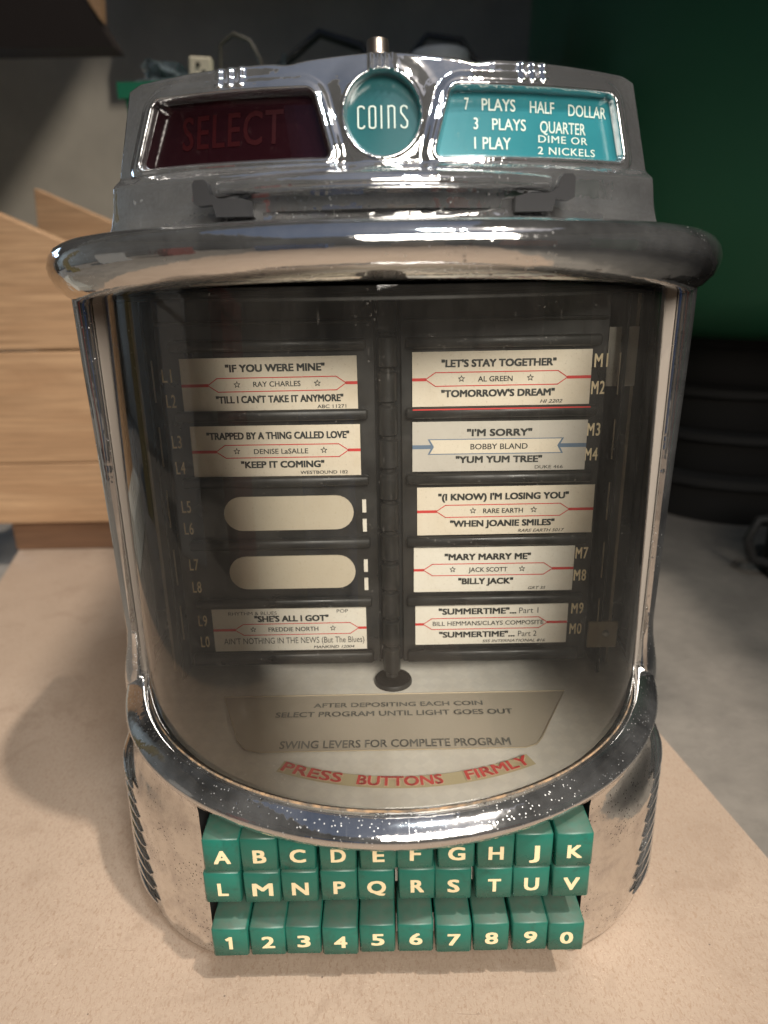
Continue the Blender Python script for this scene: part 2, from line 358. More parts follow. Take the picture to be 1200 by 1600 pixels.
tb = MB().prismz([(.329, -.9), (.181, .062), (.11, .5), (.075, .75), (-.51, .75), (-.40, .33), (-.36, -.9)][::-1], -.018, 0).build(
    'fibreboard_sheet', M['board'], label='tan fibreboard sheet that the chrome selector box stands on', category='board')

# ---- pine crate on the left
cr = empty('pine_crate', (-.4, .42, 0), label='pale pine plank crate with a sloping top edge, left behind the chrome box', category='crate')
def sl_(x): return .3588 - .448 * (x + .3756)
def plank(name, poly, y0, y1, m, parent, off):
    ox, oy, oz = off; o = MB().prism([(x - ox, z - oz) for x, z in poly], y0 - oy, y1 - oy)
    ob = o.build(name, m, parent); px, py, pz = parent.location; ob.location = (ox - px, oy - py, oz - pz)
    md = ob.modifiers.new('b', 'BEVEL'); md.width = .0015; md.segments = 2; return ob
L0, R0 = -.75, -.14
plank('plank', [(L0, .2275), (R0, .2275), (R0, sl_(R0)), (-.52, sl_(-.52)), (L0, sl_(-.52))], .42, .44, M['pine'], cr, (-.40, .42, .29))
plank('plank', [(L0, .106), (R0, .106), (R0, .2255), (L0, .2255)], .42, .44, M['pine'], cr, (-.40, .42, .165))
plank('plank', [(L0, .036), (R0, .036), (R0, .1052), (L0, .1052)], .42, .44, M['pine'], cr, (-.40, .42, .07))
plank('rail', [(L0 + .32, 0), (R0, 0), (R0, .036), (L0 + .32, .036)], .432, .47, M['pine_dark'], cr, (-.40, .45, .02))
plank('end_board', [(-.37, .04), (-.35, .04), (-.35, .33), (-.37, .33)], .4405, .60, M['pine'], cr, (-.36, .5, .2))
b2 = empty('pine_board', (-.4, .6, 0), label='pointed pine board end standing behind the pine crate', category='board')
plank('plank', [(-.425, .30), (-.10, .22), (-.10, .262), (-.4184, .403)], .60, .62, M['pine'], b2, (-.3, .6, .3))
plank('post', [(-.40, -.02), (-.36, -.02), (-.36, .29), (-.40, .30)], .60, .62, M['pine'], b2, (-.38, .6, .1))
gb = MB().bbox(-.75, -.447, .30, .415, -.019, .052, .004).build('grey_block', M['grey_paint'], label='grey painted block at the left edge beside the fibreboard', category='block')

# ---- things behind
gc = empty('green_crate', (0, .5, -.02), label='tall bright green crate behind the chrome box, its corner showing at the upper left', category='crate')
MB().add([(-.20, .0, 0), (.20, .0, 0), (.20, .26, 0), (-.20, .26, 0), (-.266, -.0, .508), (.19, -.0, .508), (.19, .28, .508), (-.266, .28, .508)],
         [(0, 3, 2, 1), (4, 5, 6, 7), (0, 1, 5, 4), (1, 2, 6, 5), (2, 3, 7, 6), (3, 0, 4, 7)]).build('crate_body', M['green_crate'], gc)
MB().box(-.270, .194, -.004, .0, .494, .509).build('rim', M['green_crate'], gc)
# crumpled bag
V = []; F = []; random.seed(3)
nu, nv = 18, 9
for j in range(nv):
    for i in range(nu):
        a = 2 * math.pi * i / nu; h = j / (nv - 1); r = (1 - h * .75) * (1 + .35 * random.uniform(-1, 1))
        V.append((-.215 + .045 * r * math.cos(a) - .03 * h * h, .55 + .04 * r * math.sin(a), .4895 + .028 * h + .006 * random.uniform(-1, 1) * (h > .1)))
for j in range(nv - 1):
    for i in range(nu): F.append((j * nu + i, j * nu + (i + 1) % nu, (j + 1) * nu + (i + 1) % nu, (j + 1) * nu + i))
F.append(tuple((nv - 1) * nu + i for i in range(nu)))
mesh('plastic_bag', V, F, M['bag'], None, False, label='crumpled clear plastic bag above the green crate corner', category='bag')
sk = empty('socket_plate', (-.19, .53, .4895), label='ivory socket plate with dark holes standing behind the chrome header', category='socket')
sk.rotation_euler = (0, math.radians(4), 0)
MB().bbox(-.0125, .0125, -.005, .005, 0, .029, .002).build('plate', M['ivory'], sk)
for hx, hz in ((-.002, .021), (.004, .014), (-.004, .008)): MB().lathe([(.0001, 0), (.0024, 0), (.0024, .0008), (.0001, .0009)], (hx, -.0052, hz), 12, 'Y').build('hole', M['void'], sk)
cb = MB(); cb.tube([(-.165, .55, .4985), (-.172, .55, .508), (-.170, .55, .535), (-.155, .55, .545), (-.138, .55, .538), (-.128, .55, .52), (-.125, .55, .4985)], .0022, 8)
auto(cb.build('cable_loop', M['cable'], label='grey cable standing up in a loop beside the ivory socket plate', category='cable'))
random.seed(11)
for nme, x, h, lab in (('tool_handle', -.10, .024, 'dark angular tool lying behind the header between cable and centre post'), ('metal_scrap', -.035, .02, 'low dark metal scrap behind the coins disc, left of the nickel post')):
    q = MB()
    for k in range(5):
        a = Vector((x + random.uniform(-.04, .04), .57 + random.uniform(-.03, .03), .500)); b = Vector((x + random.uniform(-.04, .04), .57, .4895 + random.uniform(.4, 1) * h))
        q.tube([a, b], .003, 6)
    q.box(x - .042, x + .042, .54, .60, .4885, .496); auto(q.build(nme, M['scrap'], label=lab, category='scrap'))
for nme, pts, rr_, mm, lab in (
    ('cable', [(-.165, .60, .50), (-.14, .60, .512), (-.10, .61, .518), (-.05, .60, .508), (.0, .60, .512), (.04, .61, .50)], .004, 'cable', 'dark cable snaking along the top of the green crate behind the header'),
    ('hose', [(-.13, .66, .49), (-.12, .66, .54), (-.07, .66, .575), (-.02, .66, .56), (.01, .66, .52), (.01, .66, .49)], .006, 'scrap', 'thick black hose standing in an arch behind the coins disc'),
    ('strap', [(.03, .64, .49), (.035, .64, .54), (.06, .64, .565), (.10, .64, .56), (.13, .64, .52), (.13, .64, .49)], .004, 'scrap', 'black strap looped behind the white lid')):
    auto(MB().tube(pts, rr_, 8).build(nme, M[mm], label=lab, category=nme))
pw = MB().bbox(-.118, -.098, .56, .60, .4890, .518, .003); pw.tube([(-.108, .58, .517), (-.104, .575, .532)], [.004, .002], 8)
auto(pw.build('spray_nozzle', M['bag'], label='small blue grey nozzle among the dark clutter left of the coins disc', category='nozzle'))
ld = empty('white_lid', (.073, .62, .4895), label='round white plastic lid on a dark jar behind the teal price panel', category='jar')
auto(MB().lathe([(.030, 0), (.031, .034), (.028, .036)], n=32).build('jar', M['rubber'], ld))
auto(MB().lathe([(.034, .034), (.0345, .038), (.0345, .049), (.0325, .052), (.001, .0525)], n=40).build('lid', M['white_plastic'], ld))
# cupboard high on the left
cu_ = empty('hanging_cupboard', (-1.1, .8, .69), label='dark brown cupboard hanging in the upper left corner', category='cupboard')
MB().prism([(-.4, -.087), (.735, -.087), (.704, -.032), (.60, .15), (.58, .33), (-.4, .33)], 0, .05).build('cupboard_body', M['black_wood'], cu_)
MB().prism([(.7085, -.035), (.722, -.056), (.726, .0), (.690, .03)], .0, .02).build('edge_strip', M['pine'], cu_)
MB().box(-.40, 2.2, 1.04, 1.099, .79, .83).build('wall_rail', M['shade_roof'], label='dark timber rail along the back wall above the clutter', category='rail')
# right side: tyre-like pots and green barrel
def pot(z, cx, cy, r, h, lab):
    o = empty('black_pot', (cx, cy, z), label=lab, category='pot', group='black pots stacked beside the board')
    auto(MB().lathe([(r * .86, 0), (r * .88, h * .1), (r * .93, h * .75), (r * .96, h * .80)], n=64).build('pot_body', M['rubber'], o))
    auto(MB().lathe([(r * .97, h * .8), (r, h * .82), (r, h * .97), (r * .97, h), (r * .5, h)], n=64).build('rim', M['rubber'], o))
zz = -.02
for k, (h, lab) in enumerate(((.065, 'lowest black pot of the dark stack on the floor at right'), (.055, 'second black pot from the floor in the dark stack at right'),
                              (.055, 'third black pot of the stack, its rim catching sunlight'), (.06, 'topmost black pot of the stack, under the green barrel'))):
    pot(zz, .50 + .004 * (k % 2), .66, .165 - .003 * k, h, lab); zz += h + .0005
br = empty('green_barrel', (.60, .72, zz), label='large dark green plastic barrel standing on the black pots at right', category='barrel')
auto(MB().lathe([(.28, 0), (.33, .012), (.365, .05), (.39, .14), (.40, .30), (.395, .46), (.37, .60), (.34, .62), (.001, .622)], n=96).build('barrel_body', M['green_bin'], br))
mg = empty('dark_mug', (.445, .36, -.02), label='dark grey mug with a handle in shadow at the right edge', category='mug')
auto(MB().lathe([(.035, 0), (.038, .004), (.040, .08), (.037, .08), (.036, .01), (.001, .01)], n=32).build('cup', M['rubber'], mg))
auto(MB().tube([(-.038, 0, .068), (-.055, 0, .066), (-.064, 0, .045), (-.055, 0, .022), (-.037, 0, .016)], .005, 8).build('handle', M['rubber'], mg))

# ---- unseen boxes added around the viewpoint to give the chrome and glass reflections
def carton(x, y, sx, sy, h, m, lab):
    o = empty('reflection_box', (x, y, -.02), label=lab, category='box')
    MB().bbox(-sx / 2, sx / 2, -sy / 2, sy / 2, 0, h, .004).build('box_body', m, o)
    MB().bbox(-sx / 2 - .004, sx / 2 + .004, -sy / 2 - .004, sy / 2 + .004, h - .03, h + .004, .003).build('lid', m, o)
for q in ((-.93, .24, .10, .07, .62, (.20, .17, .07), 'tall yellow box added for reflections left of the chrome box, mirrored in the glass edge'),
          (-.98, -.20, .22, .22, .40, (.45, .47, .48), 'pale grey box added for reflections at left, out of frame in front of the yellow one'),
          (-.85, -.62, .16, .16, .46, (.22, .04, .03), 'dark red box added for reflections at left, nearer the viewpoint'),
          (-.35, -.98, .28, .20, .34, (.03, .10, .30), 'blue box added for reflections behind the viewpoint, mirrored in the coin slot'),
          (.12, -1.02, .22, .20, .30, (.42, .34, .26), 'cream box added for reflections behind the viewpoint, mirrored in the coin slot'),
          (.62, -.95, .26, .24, .42, (.40, .11, .07), 'terracotta box added for reflections behind the viewpoint at right'),
          (.92, -.45, .25, .3, .55, (.03, .13, .07), 'dark green box added for reflections on the floor at right, out of frame')):
    carton(*q[:5], mat('box_card', q[5], .6), q[6])
# ================================================================= SELECTOR BOX
JB = empty('jukebox_selector', (0, 0, 0), label='chrome countertop jukebox selector with curved glass window and green letter and number keys', category='jukebox')
YC = .006
NA = 96
def ring(a, b, n, yb, zf, yc=YC):
    """U outline: left back -> front -> right back"""
    P = [(-a, yb), (-a, (yb + yc) / 2)]
    for i in range(NA + 1):
        t = math.pi * i / NA; c, s_ = -math.cos(t), math.sin(t)
        # denser superellipse
        x = a * math.copysign(abs(c) ** (2 / n), c); y = yc - b * abs(s_) ** (2 / n); P.append((x, y))
    P += [(a, (yb + yc) / 2), (a, yb)]
    return [(x, y, zf(x, y) if callable(zf) else zf) for x, y in P]
def loft(rings, skip=None):
    mb = MB(); n = len(rings[0])
    for r in rings: mb.V += r
    for j in range(len(rings) - 1):
        for i in range(n - 1):
            f = (j * n + i, j * n + i + 1, (j + 1) * n + i + 1, (j + 1) * n + i)
            if skip and skip([mb.V[k] for k in f]): continue
            mb.F.append(f)
    return mb
# --- sill band
SB = [(-.0015, .0990), (-.0005, .1010), (.0012, .1022), (.0035, .1018), (.0065, .1002), (.0092, .0982), (.0106, .0968), (.0112, .0956), (.0110, .0944), (.0103, .0930), (.0092, .0912), (.0078, .0898), (.006, .0888), (.003, .0884)]
def rise(dz, o):
    # at the sides the band swells up into the posts
    return lambda x, y: dz + (.010 * max(0, min(1, (y + .035) / .04)) ** 2 * (1 if o > .001 else .3) if abs(x) > .1 else 0) * .45
sill = loft([ring(.1260 + o * 1.12, .126 + o * .92, 2, .055, rise(z, o)) for o, z in SB][::-1])
auto(sill.build('sill_band', M['chrome_pitted'], JB), 60)
gk = loft([ring(.1260 + o, .126 + o, 2, .05, z) for o, z in ((-.0022, .0985), (-.0020, .1012), (-.0004, .1022), (.0006, .1008))][::-1])
auto(gk.build('gasket', M['rust'], JB), 60)
# --- base shell with key opening
OW, OZ = .0815, .0875
def basering(a, b, z, n=2.95):
    P = [(-a, .055), (-a, .03)]
    for i in range(NA + 1):
        t = math.pi * i / NA; c, s_ = -math.cos(t), math.sin(t)
        P.append([a * math.copysign(abs(c) ** (2 / n), c), YC - b * abs(s_) ** (2 / n)])
    P += [(a, .03), (a, .055)]
    # resample into left cheek, middle and right cheek so that every ring has an edge exactly at the opening
    D = []
    for p, q in zip(P, P[1:]):
        for k in range(6): D.append((p[0] + (q[0] - p[0]) * k / 6, p[1] + (q[1] - p[1]) * k / 6))
    D.append(tuple(P[-1])); f = sorted(y for x, y in D if abs(x - OW) < .004)
    def at(x0):
        for p, q in zip(D, D[1:]):
            if p[1] < 0 and p[0] <= x0 <= q[0]: w = (x0 - p[0]) / max(q[0] - p[0], 1e-9); return (x0, p[1] + (q[1] - p[1]) * w)
    def resample(Q, n_):
        L = [0]
        for p, q in zip(Q, Q[1:]): L.append(L[-1] + math.hypot(q[0] - p[0], q[1] - p[1]))
        out = []; j = 0
        for k in range(n_ + 1):
            t_ = L[-1] * k / n_
            while j < len(L) - 2 and L[j + 1] < t_: j += 1
            w = (t_ - L[j]) / max(L[j + 1] - L[j], 1e-9); out.append((Q[j][0] + (Q[j + 1][0] - Q[j][0]) * w, Q[j][1] + (Q[j + 1][1] - Q[j][1]) * w))
        return out
    l, r = at(-OW), at(OW)
    A_ = [p for p in D if p[0] < -OW] + [l]; B_ = [l] + [p for p in D if -OW < p[0] < OW] + [r]; C_ = [r] + [p for p in D if p[0] > OW]
    P = resample(A_, 50)[:-1] + resample(B_, 40)[:-1] + resample(C_, 50)
    return [(x, y, z) for x, y in P]
zs = [(-.000, .000, .0882), (-.0005, -.010, .0878), (-.001, -.020, .0872)]
def cove(a, b_, z, n): return basering(a, b_, z, n)
rr = [cove(.1352, .1338, .0908, 2), cove(.1345, .1312, .0885, 2.05), cove(.1342, .1268, .0840, 2.15), cove(.1342, .1215, .0790, 2.4), cove(.1343, .1165, .0740, 2.7),
      basering(.1343, .1140, .069), basering(.1343, .1136, .06), basering(.1342, .1136, .045), basering(.1340, .1136, .03),
      basering(.1337, .1134, .012), basering(.1330, .1130, .006), basering(.1318, .1121, .0028), basering(.1300, .1112, .0010), basering(.128, .109, .0005)]
def skp(vs): return all(abs(v[0]) <= OW + 1e-5 for v in vs) and all(v[1] < 0 for v in vs) and all(v[2] < .0886 for v in vs)
base = loft(rr, skp)
auto(base.build('base_shell', M['chrome_worn'], JB), 60)
prof = [min(((y, z) for x, y, z in r if abs(x + OW) < 1e-5), default=None) for r in rr[1:]]
cv = MB(); y1 = -.05; top_ = rr[1]
for side in (-1, 1):
    poly = [(side * OW, y, z) for y, z in prof] + [(side * OW, y1, .0005), (side * OW, y1, .0885)]
    MB().add(poly if side < 0 else poly[::-1], [tuple(range(len(poly)))]).build('opening_cheek', M['void'], JB)
arc_ = [(x, y, .0885) for x, y, z in top_ if abs(x) <= OW + 1e-5 and y < 0]
cv.add(arc_ + [(OW, y1, .0885), (-OW, y1, .0885)], [tuple(range(len(arc_) + 2))])
cv.add([(-OW, y1, .0005), (OW, y1, .0005), (OW, y1, .0885), (-OW, y1, .0885)], [(0, 1, 2, 3)])
cv.build('key_recess', M['void'], JB)
# row separators and pale guide pins seen in the gaps
sp = MB(); sp.box(-OW + .0005, OW - .0005, -.092, -.055, .0385, .0445); sp.build('row_divider', M['dark_metal'], JB)
for side in (-1, 1):
    MB().bbox(*(sorted((side * .0790, side * .0812))), -.0985, -.09, .0440, .0452, .0003).build('opening_lip', M['chrome_worn'], JB)
gp = MB()
for k in range(9):
    x = -.0636 + k * .0159 + .0005
    for z in (.0500, .0215): gp.box(x - .0005, x + .0005, -.102, -.098, z, z + .0062)
gp.build('guide_pin', M['paper_white'], JB, kind='stuff')
# --- keys
def keymesh(w, y0, y1, h):
    return MB().bbox(-w / 2, w / 2, y0, y1, 0, h, .0008)
rows = [('ABCDEFGHJK', .0645, .0168, -.1105, -.075), ('LMNPQRSTUV', .0482, .0160, -.1105, -.075), ('1234567890', .0198, .0155, -.1110, -.072)]
random.seed(5)
GW = {'M': .0086, 'N': .0070, 'Q': .0078, 'C': .0066, 'D': .0062, 'G': .0070, 'I': .002, 'J': .0042, 'L': .0044, 'E': .0048, 'F': .0045, '1': .0032, 'W': .009, 'V': .0068, 'A': .0070, 'K': .0062, 'P': .0050, 'B': .0055, 'R': .0056,
      'S': .0050, 'T': .0054, 'U': .0062, 'H': .0062}
for chars, z, h, yf, yk in rows:
    me0 = None
    for k, ch in enumerate(chars):
        x = -.07105 + k * .0159
        num = ch.isdigit()
        if me0 is None:
            o = keymesh(.0151, yf, yk, h).build('key', M['key'], JB); auto(o, 50); me0 = o.data
        else:
            o = bpy.data.objects.new('key', me0); COL.objects.link(o); o.parent = JB
        o.location = (x, random.uniform(-.0002, .0002) - (.0006 if num and k % 3 == 0 else 0), z + random.uniform(-.0001, .0001))
        o.rotation_euler = (0, random.uniform(-.005, .005), random.uniform(-.006, .006))
        o['label'] = ('green key with cream number ' if num else 'green key with cream letter ') + ch
        g = MB()
        if ch == '1':
            zc_ = h * .5; q = [(-.0006, -.0034), (.0010, -.0034), (.0010, .0034), (-.0002, .0034), (-.0021, .0021), (-.0013, .0010), (-.0006, .0015)]
            g.add([(a, yf - .00012, zc_ + b) for a, b in q], [(0, 1, 2, 3, 6), (6, 3, 4, 5)])
        else: text(g, ch, .0002, h * (.50 if num else .47), GW.get(ch, .0056) if not num else .0056, .0068 if num else .0070, yf - .00012, .045)
        g.build('lettering', M['cream_print'], o)
# side ribs (slanting flutes on both flanks)
def basex(y, z=.05, a=.1341, b=.1136, n=2.95):
    if y >= YC: return a
    return a * (1 - min(1, abs((y - YC) / b)) ** n) ** (1 / n)
for side in (-1, 1):
    for k in range(9):
        z = .0145 + k * .0072; pts = []; y0_ = -.078 + .0012 * k; nn = 22
        for q in range(nn):
            y = y0_ + (.050 - y0_) * (q / (nn - 1)) ** 1.3; pts.append((side * (basex(y) + .0006), y, z))
        auto(MB().tube(pts, [.0004 + .0027 * min(1, q / 7) for q in range(nn)], 8).build('side_rib', M['chrome'], JB), 60)
# --- posts
for side in (-1, 1):
    P = []
    secs = [(.090, .1275, .1388, -.022), (.100, .1275, .1388, -.021), (.106, .1275, .1384, -.020), (.112, .1275, .1374, -.0190), (.119, .1275, .1362, -.0185), (.127, .1275, .1356, -.018), (.20, .1275, .1368, -.018), (.26, .1275, .1382, -.018), (.292, .1275, .1386, -.018)]
    rs = []
    for z, xi, xo, yf in secs:
        c = [(xi, .055), (xi, yf + .004), (xi + .0010, yf + .0010), (xi + .0030, yf), (xo - .0045, yf + .0004), (xo - .0018, yf + .0024), (xo - .0004, yf + .007), (xo, yf + .014), (xo, .055)]
        rs.append([(side * x, y, z) for x, y in (c if side > 0 else c[::-1])])
    auto(loft(rs).build('post', M['chrome'], JB), 40)
for side in (-1, 1): MB().box(*sorted((side * .1235, side * .1278)), -.0160, -.010, .098, .289).build('glass_channel', M['flange'], JB)
# --- back shell
bk = MB(); bk.box(-.134, .134, .052, .058, .001, .30); bk.build('back_plate', M['dark_metal'], JB)
# --- glass
gr = []
for j in range(13):
    f = j / 12; z = .0992 + (.292 - .0992) * f
    gr.append(ring(.1260, .126 - .026 * f, 2, .02, z))
auto(loft(gr).build('window_glass', M['glass'], JB), 80)
# --- cap
def ztop(y): return .3092 + .0045 * max(0, min(1, (-y) / .105))
def zbot(y): return .2835 + .0112 * max(0, min(1, (-y) / .105))
CP = [(.020, 0.02), (.0125, 0.0), (.0105, .02), (.0060, .11), (.0026, .24), (.0006, .40), (.0000, .55), (.0008, .70), (.0030, .84), (.0068, .94), (.0120, .99), (.018, 1.01), (.0215, 1.02), (.0225, 1.05), (.0245, 1.07), (.030, 1.08), (.05, 1.08)]
rs = []
for ins, f in CP:
    kf = 1.0
    rs.append(ring(.1455 - ins, .111 - ins * 1.0, 2.15, .062 - min(ins, .012), lambda x, y, f=f: zbot(y) + (ztop(y) - zbot(y)) * f))
cap = loft(rs[::-1][::-1])
n = len(rs[0]); top = list(range((len(rs) - 1) * n, len(rs) * n)); cap.F.append(tuple(top))
for j in range(len(rs) - 1): cap.F.append((j * n + n - 1, j * n, (j + 1) * n, (j + 1) * n + n - 1))
auto(cap.build('cap', M['chrome'], JB), 60)
# ceiling plate under the cap, seen through the glass
MB().prismz([(x, y) for x, y, z in ring(.120, .094, 2, .05, 0)][::-1], .2872, .2882).build('inner_ceiling', M['dark_metal'], JB)

# --- header (moulded chrome front with two windows and a coin disc)
HB, HT = .3100, .3670
def sm(a, b, x):
    t = max(0, min(1, (x - a) / (b - a))); return t * t * (3 - 2 * t)
def hw(z):
    return .1088 - .0106 * (z - HB) / (HT - HB)
def htop(x):
    a = abs(x); return HT + .0014 * (1 - sm(.006, .034, a)) - .0008 * sm(.055, .0990, a) - .0016 * sm(.093, .0995, a) - .0009 * math.exp(-((a - .034) / .005) ** 2)
def hy(x, z): return -.068 + .030 * (x / .1) ** 2 + .33 * (z - .317)
def sdq(x, z, q, r):
    """signed distance to a convex quad with rounded corners (negative inside)"""
    d = -1
    for i in range(4):
        (x0, z0), (x1, z1) = q[i], q[(i + 1) % 4]; ex, ez = x1 - x0, z1 - z0; L = math.hypot(ex, ez)
        di = ((x - x0) * ez - (z - z0) * ex) / L + r
        d = di if i == 0 else (max(d, di) if max(d, di) <= 0 else math.hypot(max(d, 0), max(di, 0)))
    return d - r
QR = [(.0190, .3352), (.0925, .3358), (.0885, .3590), (.0250, .3580)]
QL = [(-.0940, .3358), (-.0190, .3352), (-.0250, .3578), (-.0865, .3590)]
CC, CR = (0, .3492), .0130
def relief(x, z):
    dw = min(sdq(x, z, QR, .0022), sdq(x, z, QL, .0022)); dc = math.hypot(x - CC[0], (z - CC[1]) / 1.06) - CR
    d = 0
    d += .0020 * (1 - sm(.0030, .0062, dw)) - .0062 * (1 - sm(-.0010, .0008, dw))
    d += .0008 * math.exp(-((dw - .0014) / .0007) ** 2)
    d += .0026 * (1 - sm(.0008, .0100, dc)) - .0056 * (1 - sm(-.0008, .0008, dc)) + .0006 * math.exp(-((dc - .0010) / .0006) ** 2)
    d += .0052 * (1 - sm(.3290, .3335, z))                      # apron ledge
    for cx in (-.0555, .0555):
        if z > .3600:
            for k in (-1, 0, 1): d += .0013 * math.exp(-(((x - cx) - k * .0042) / .0012) ** 2) * sm(.3606, .3614, z)
    if z > .3630:
        for k in (-1.5, -.5, .5, 1.5): d += .0013 * math.exp(-((x - k * .0026) / .0007) ** 2) * sm(.3630, .3636, z)
    d -= .0026 * (abs(x) / .105) ** 10 + .0012 * math.sin((z - .312) * 260) * (1 - sm(.3290, .3335, z))
    return d
NU, NV = 560, 120
V = []; F = []
for j in range(NV + 1):
    tt = j / NV
    for i in range(NU + 1):
        u = -1 + 2 * i / NU
        # first guess of height, then width for it
        z = HB + (HT - HB) * tt; x = u * hw(z); z = HB + (htop(x) - HB) * tt; x = u * hw(min(z, HT))
        V.append((x, hy(x, z) - relief(x, z), z))
for j in range(NV):
    for i in range(NU): a = j * (NU + 1) + i; F.append((a, a + 1, a + NU + 2, a + NU + 1))
def vid(i, j): return j * (NU + 1) + i
loop = [vid(0, j) for j in range(NV)] + [vid(i, NV) for i in range(NU + 1)] + [vid(NU, j) for j in range(NV - 1, -1, -1)]
prev = loop; LN = len(loop)
for (out, back) in ((.0008, .0006), (.0015, .0022), (.0017, .005), (.0017, .012), (.0012, .045), (-.05, .047)):
    cur = []
    for k in range(LN):
        p = V[loop[k]]; a = V[loop[max(k - 1, 0)]]; b = V[loop[min(k + 1, LN - 1)]]
        dx, dz = b[0] - a[0], b[2] - a[2]; L = math.hypot(dx, dz) or 1; nx, nz = -dz / L, dx / L
        if out < 0: q = (p[0] * .5, p[1] + back, HB + (p[2] - HB) * .5)
        else: q = (p[0] + nx * out, (min(p[1] + back, .02) if back > .02 else p[1] + back), p[2] + nz * out)
        if back >= .045: q = (q[0], .0 + .004, q[2])
        cur.append(len(V)); V.append(q)
    for k in range(LN - 1): F.append((prev[k], prev[k + 1], cur[k + 1], cur[k]))
    prev = cur
hd = mesh('header', V, F, M['chrome_clean'], JB, True); auto(hd, 70)
def on_face(dy): return lambda x, y, z: (x, hy(x, z) + dy + y, z)
def panel(q, m, name, parent, nx=16, nz=4, g=.0008):
    mb = MB()
    for j in range(nz + 1):
        for i in range(nx + 1):
            f, h = i / nx, j / nz; xb = q[0][0] + (q[1][0] - q[0][0]) * f; xt = q[3][0] + (q[2][0] - q[3][0]) * f
            x = xb + (xt - xb) * h; zb = q[0][1] + (q[1][1] - q[0][1]) * f; zt = q[3][1] + (q[2][1] - q[3][1]) * f
            mb.V.append((x, 0, zb + (zt - zb) * h))
    for j in range(nz):
        for i in range(nx): a = j * (nx + 1) + i; mb.F.append((a, a + 1, a + nx + 2, a + nx + 1))
    mb.map(on_face(.0034)); return mb.build(name, m, parent)
pl = panel(QL, M['maroon'], 'select_panel', JB); pl['label'] = 'dark maroon panel with dim red word SELECT'
g = MB(); text(g, 'SELECT', -.0560, .3475, .0405, .0125, 0, .012, .08, 1.1); g.map(on_face(.0032)).build('lettering', M['maroon_text'], pl)
pr_ = panel(QR, M['teal'], 'price_panel', JB); pr_['label'] = 'teal price panel with pale lettering'
g = MB()
text(g, '7', .0305, .3536, .0016, .0044, 0, .01); text(g, 'PLAYS', .0425, .3535, .0128, .0044, 0, .012); text(g, 'HALF', .0595, .3534, .0098, .0044, 0, .012); text(g, 'DOLLAR', .0785, .3532, .0165, .0044, 0, .012)
text(g, '3', .0338, .3469, .0017, .0042, 0, .012); text(g, 'PLAYS', .0464, .3468, .0130, .0042, 0, .012); text(g, 'QUARTER', .0680, .3466, .0190, .0044, 0, .012)
text(g, '1 PLAY', .0400, .3402, .0138, .0044, 0, .012); text(g, 'DIME OR', .0680, .3423, .0205, .0027, 0, .012, 0, 1.1); text(g, '2 NICKELS', .0695, .3382, .0240, .0028, 0, .012, 0, 1.1)
g.map(on_face(.0032)).build('lettering', M['panel_print'], pr_)
mb = MB(); nC = 48
mb.V.append((0, 0, CC[1])); mb.V += [(CR * math.cos(2 * math.pi * k / nC), 0, CC[1] + 1.06 * CR * math.sin(2 * math.pi * k / nC)) for k in range(nC)]
mb.F += [(0, 1 + k, 1 + (k + 1) % nC) for k in range(nC)]
cd = mb.map(on_face(.0020)).build('coins_disc', M['teal_coin'], JB, label='round deep teal disc reading COINS')
g = MB(); zc, hh = .3486, .0074
def st(pts, x0): strokes(g, [(x0 + a, zc + b * hh / 2) for a, b in pts], .00050, 0)
w_ = .0022
def arc(cx, cz, rx, rz, a0, a1, n=7): return [(cx + rx * math.cos(a0 + (a1 - a0) * k / n), cz + rz * math.sin(a0 + (a1 - a0) * k / n)) for k in range(n + 1)]
PI = math.pi
st(arc(w_ / 2, .8, w_ / 2, .2, 0, PI) + arc(w_ / 2, -.8, w_ / 2, .2, PI, 2 * PI), -.0087)                     # C
o_ = arc(w_ / 2, .8, w_ / 2, .2, 0, PI) + arc(w_ / 2, -.8, w_ / 2, .2, PI, 2 * PI); st(o_ + o_[:1], -.0047)    # O
st([(0, 1), (0, -1)], -.0004)                                                                                   # I
st([(0, -1), (0, 1)], .0021); st([(0, .7)] + arc(w_ / 2, .8, w_ / 2, .2, PI, 0) + [(w_, -1)], .0021)           # n
st(arc(w_ / 2, .75, w_ / 2, .25, .1, PI) + [(0, .4), (w_, -.4)] + arc(w_ / 2, -.75, w_ / 2, .25, 0, -PI + .1), .0066)  # S
g.map(on_face(.0018)).build('lettering', M['panel_print'], cd)
# coin entry: bowed lip, mirror-like throat and two end brackets
def bow(x, y0, k=.030, c=.061): return y0 - k * (1 - (x / c) ** 2)
def sweep_bow(prof, x0, x1, n=40, k=.018, y0=-.062):
    rs = []
    for (dy, z) in prof: rs.append([(x0 + (x1 - x0) * i / n, bow(x0 + (x1 - x0) * i / n, y0, k, .061) + dy, z) for i in range(n + 1)])
    return loft(rs[::-1])
lip = sweep_bow([(.018, .3296), (.007, .3292), (.0025, .3280), (.0, .3262), (-.0006, .3244), (0, .3232), (.003, .3228), (.012, .3228)], -.0600, .0600, 40, .022)
auto(lip.build('coin_lip', M['chrome_clean'], JB), 60)
thr = sweep_bow([(.0045, .3230), (.0042, .3200), (.0045, .3170)], -.047, .050)
auto(thr.build('coin_throat', M['chrome_clean'], JB), 60)
auto(sweep_bow([(.0105, .3235), (.0105, .3160)], -.0585, .0585).build('throat_back', M['dark_metal'], JB), 60)
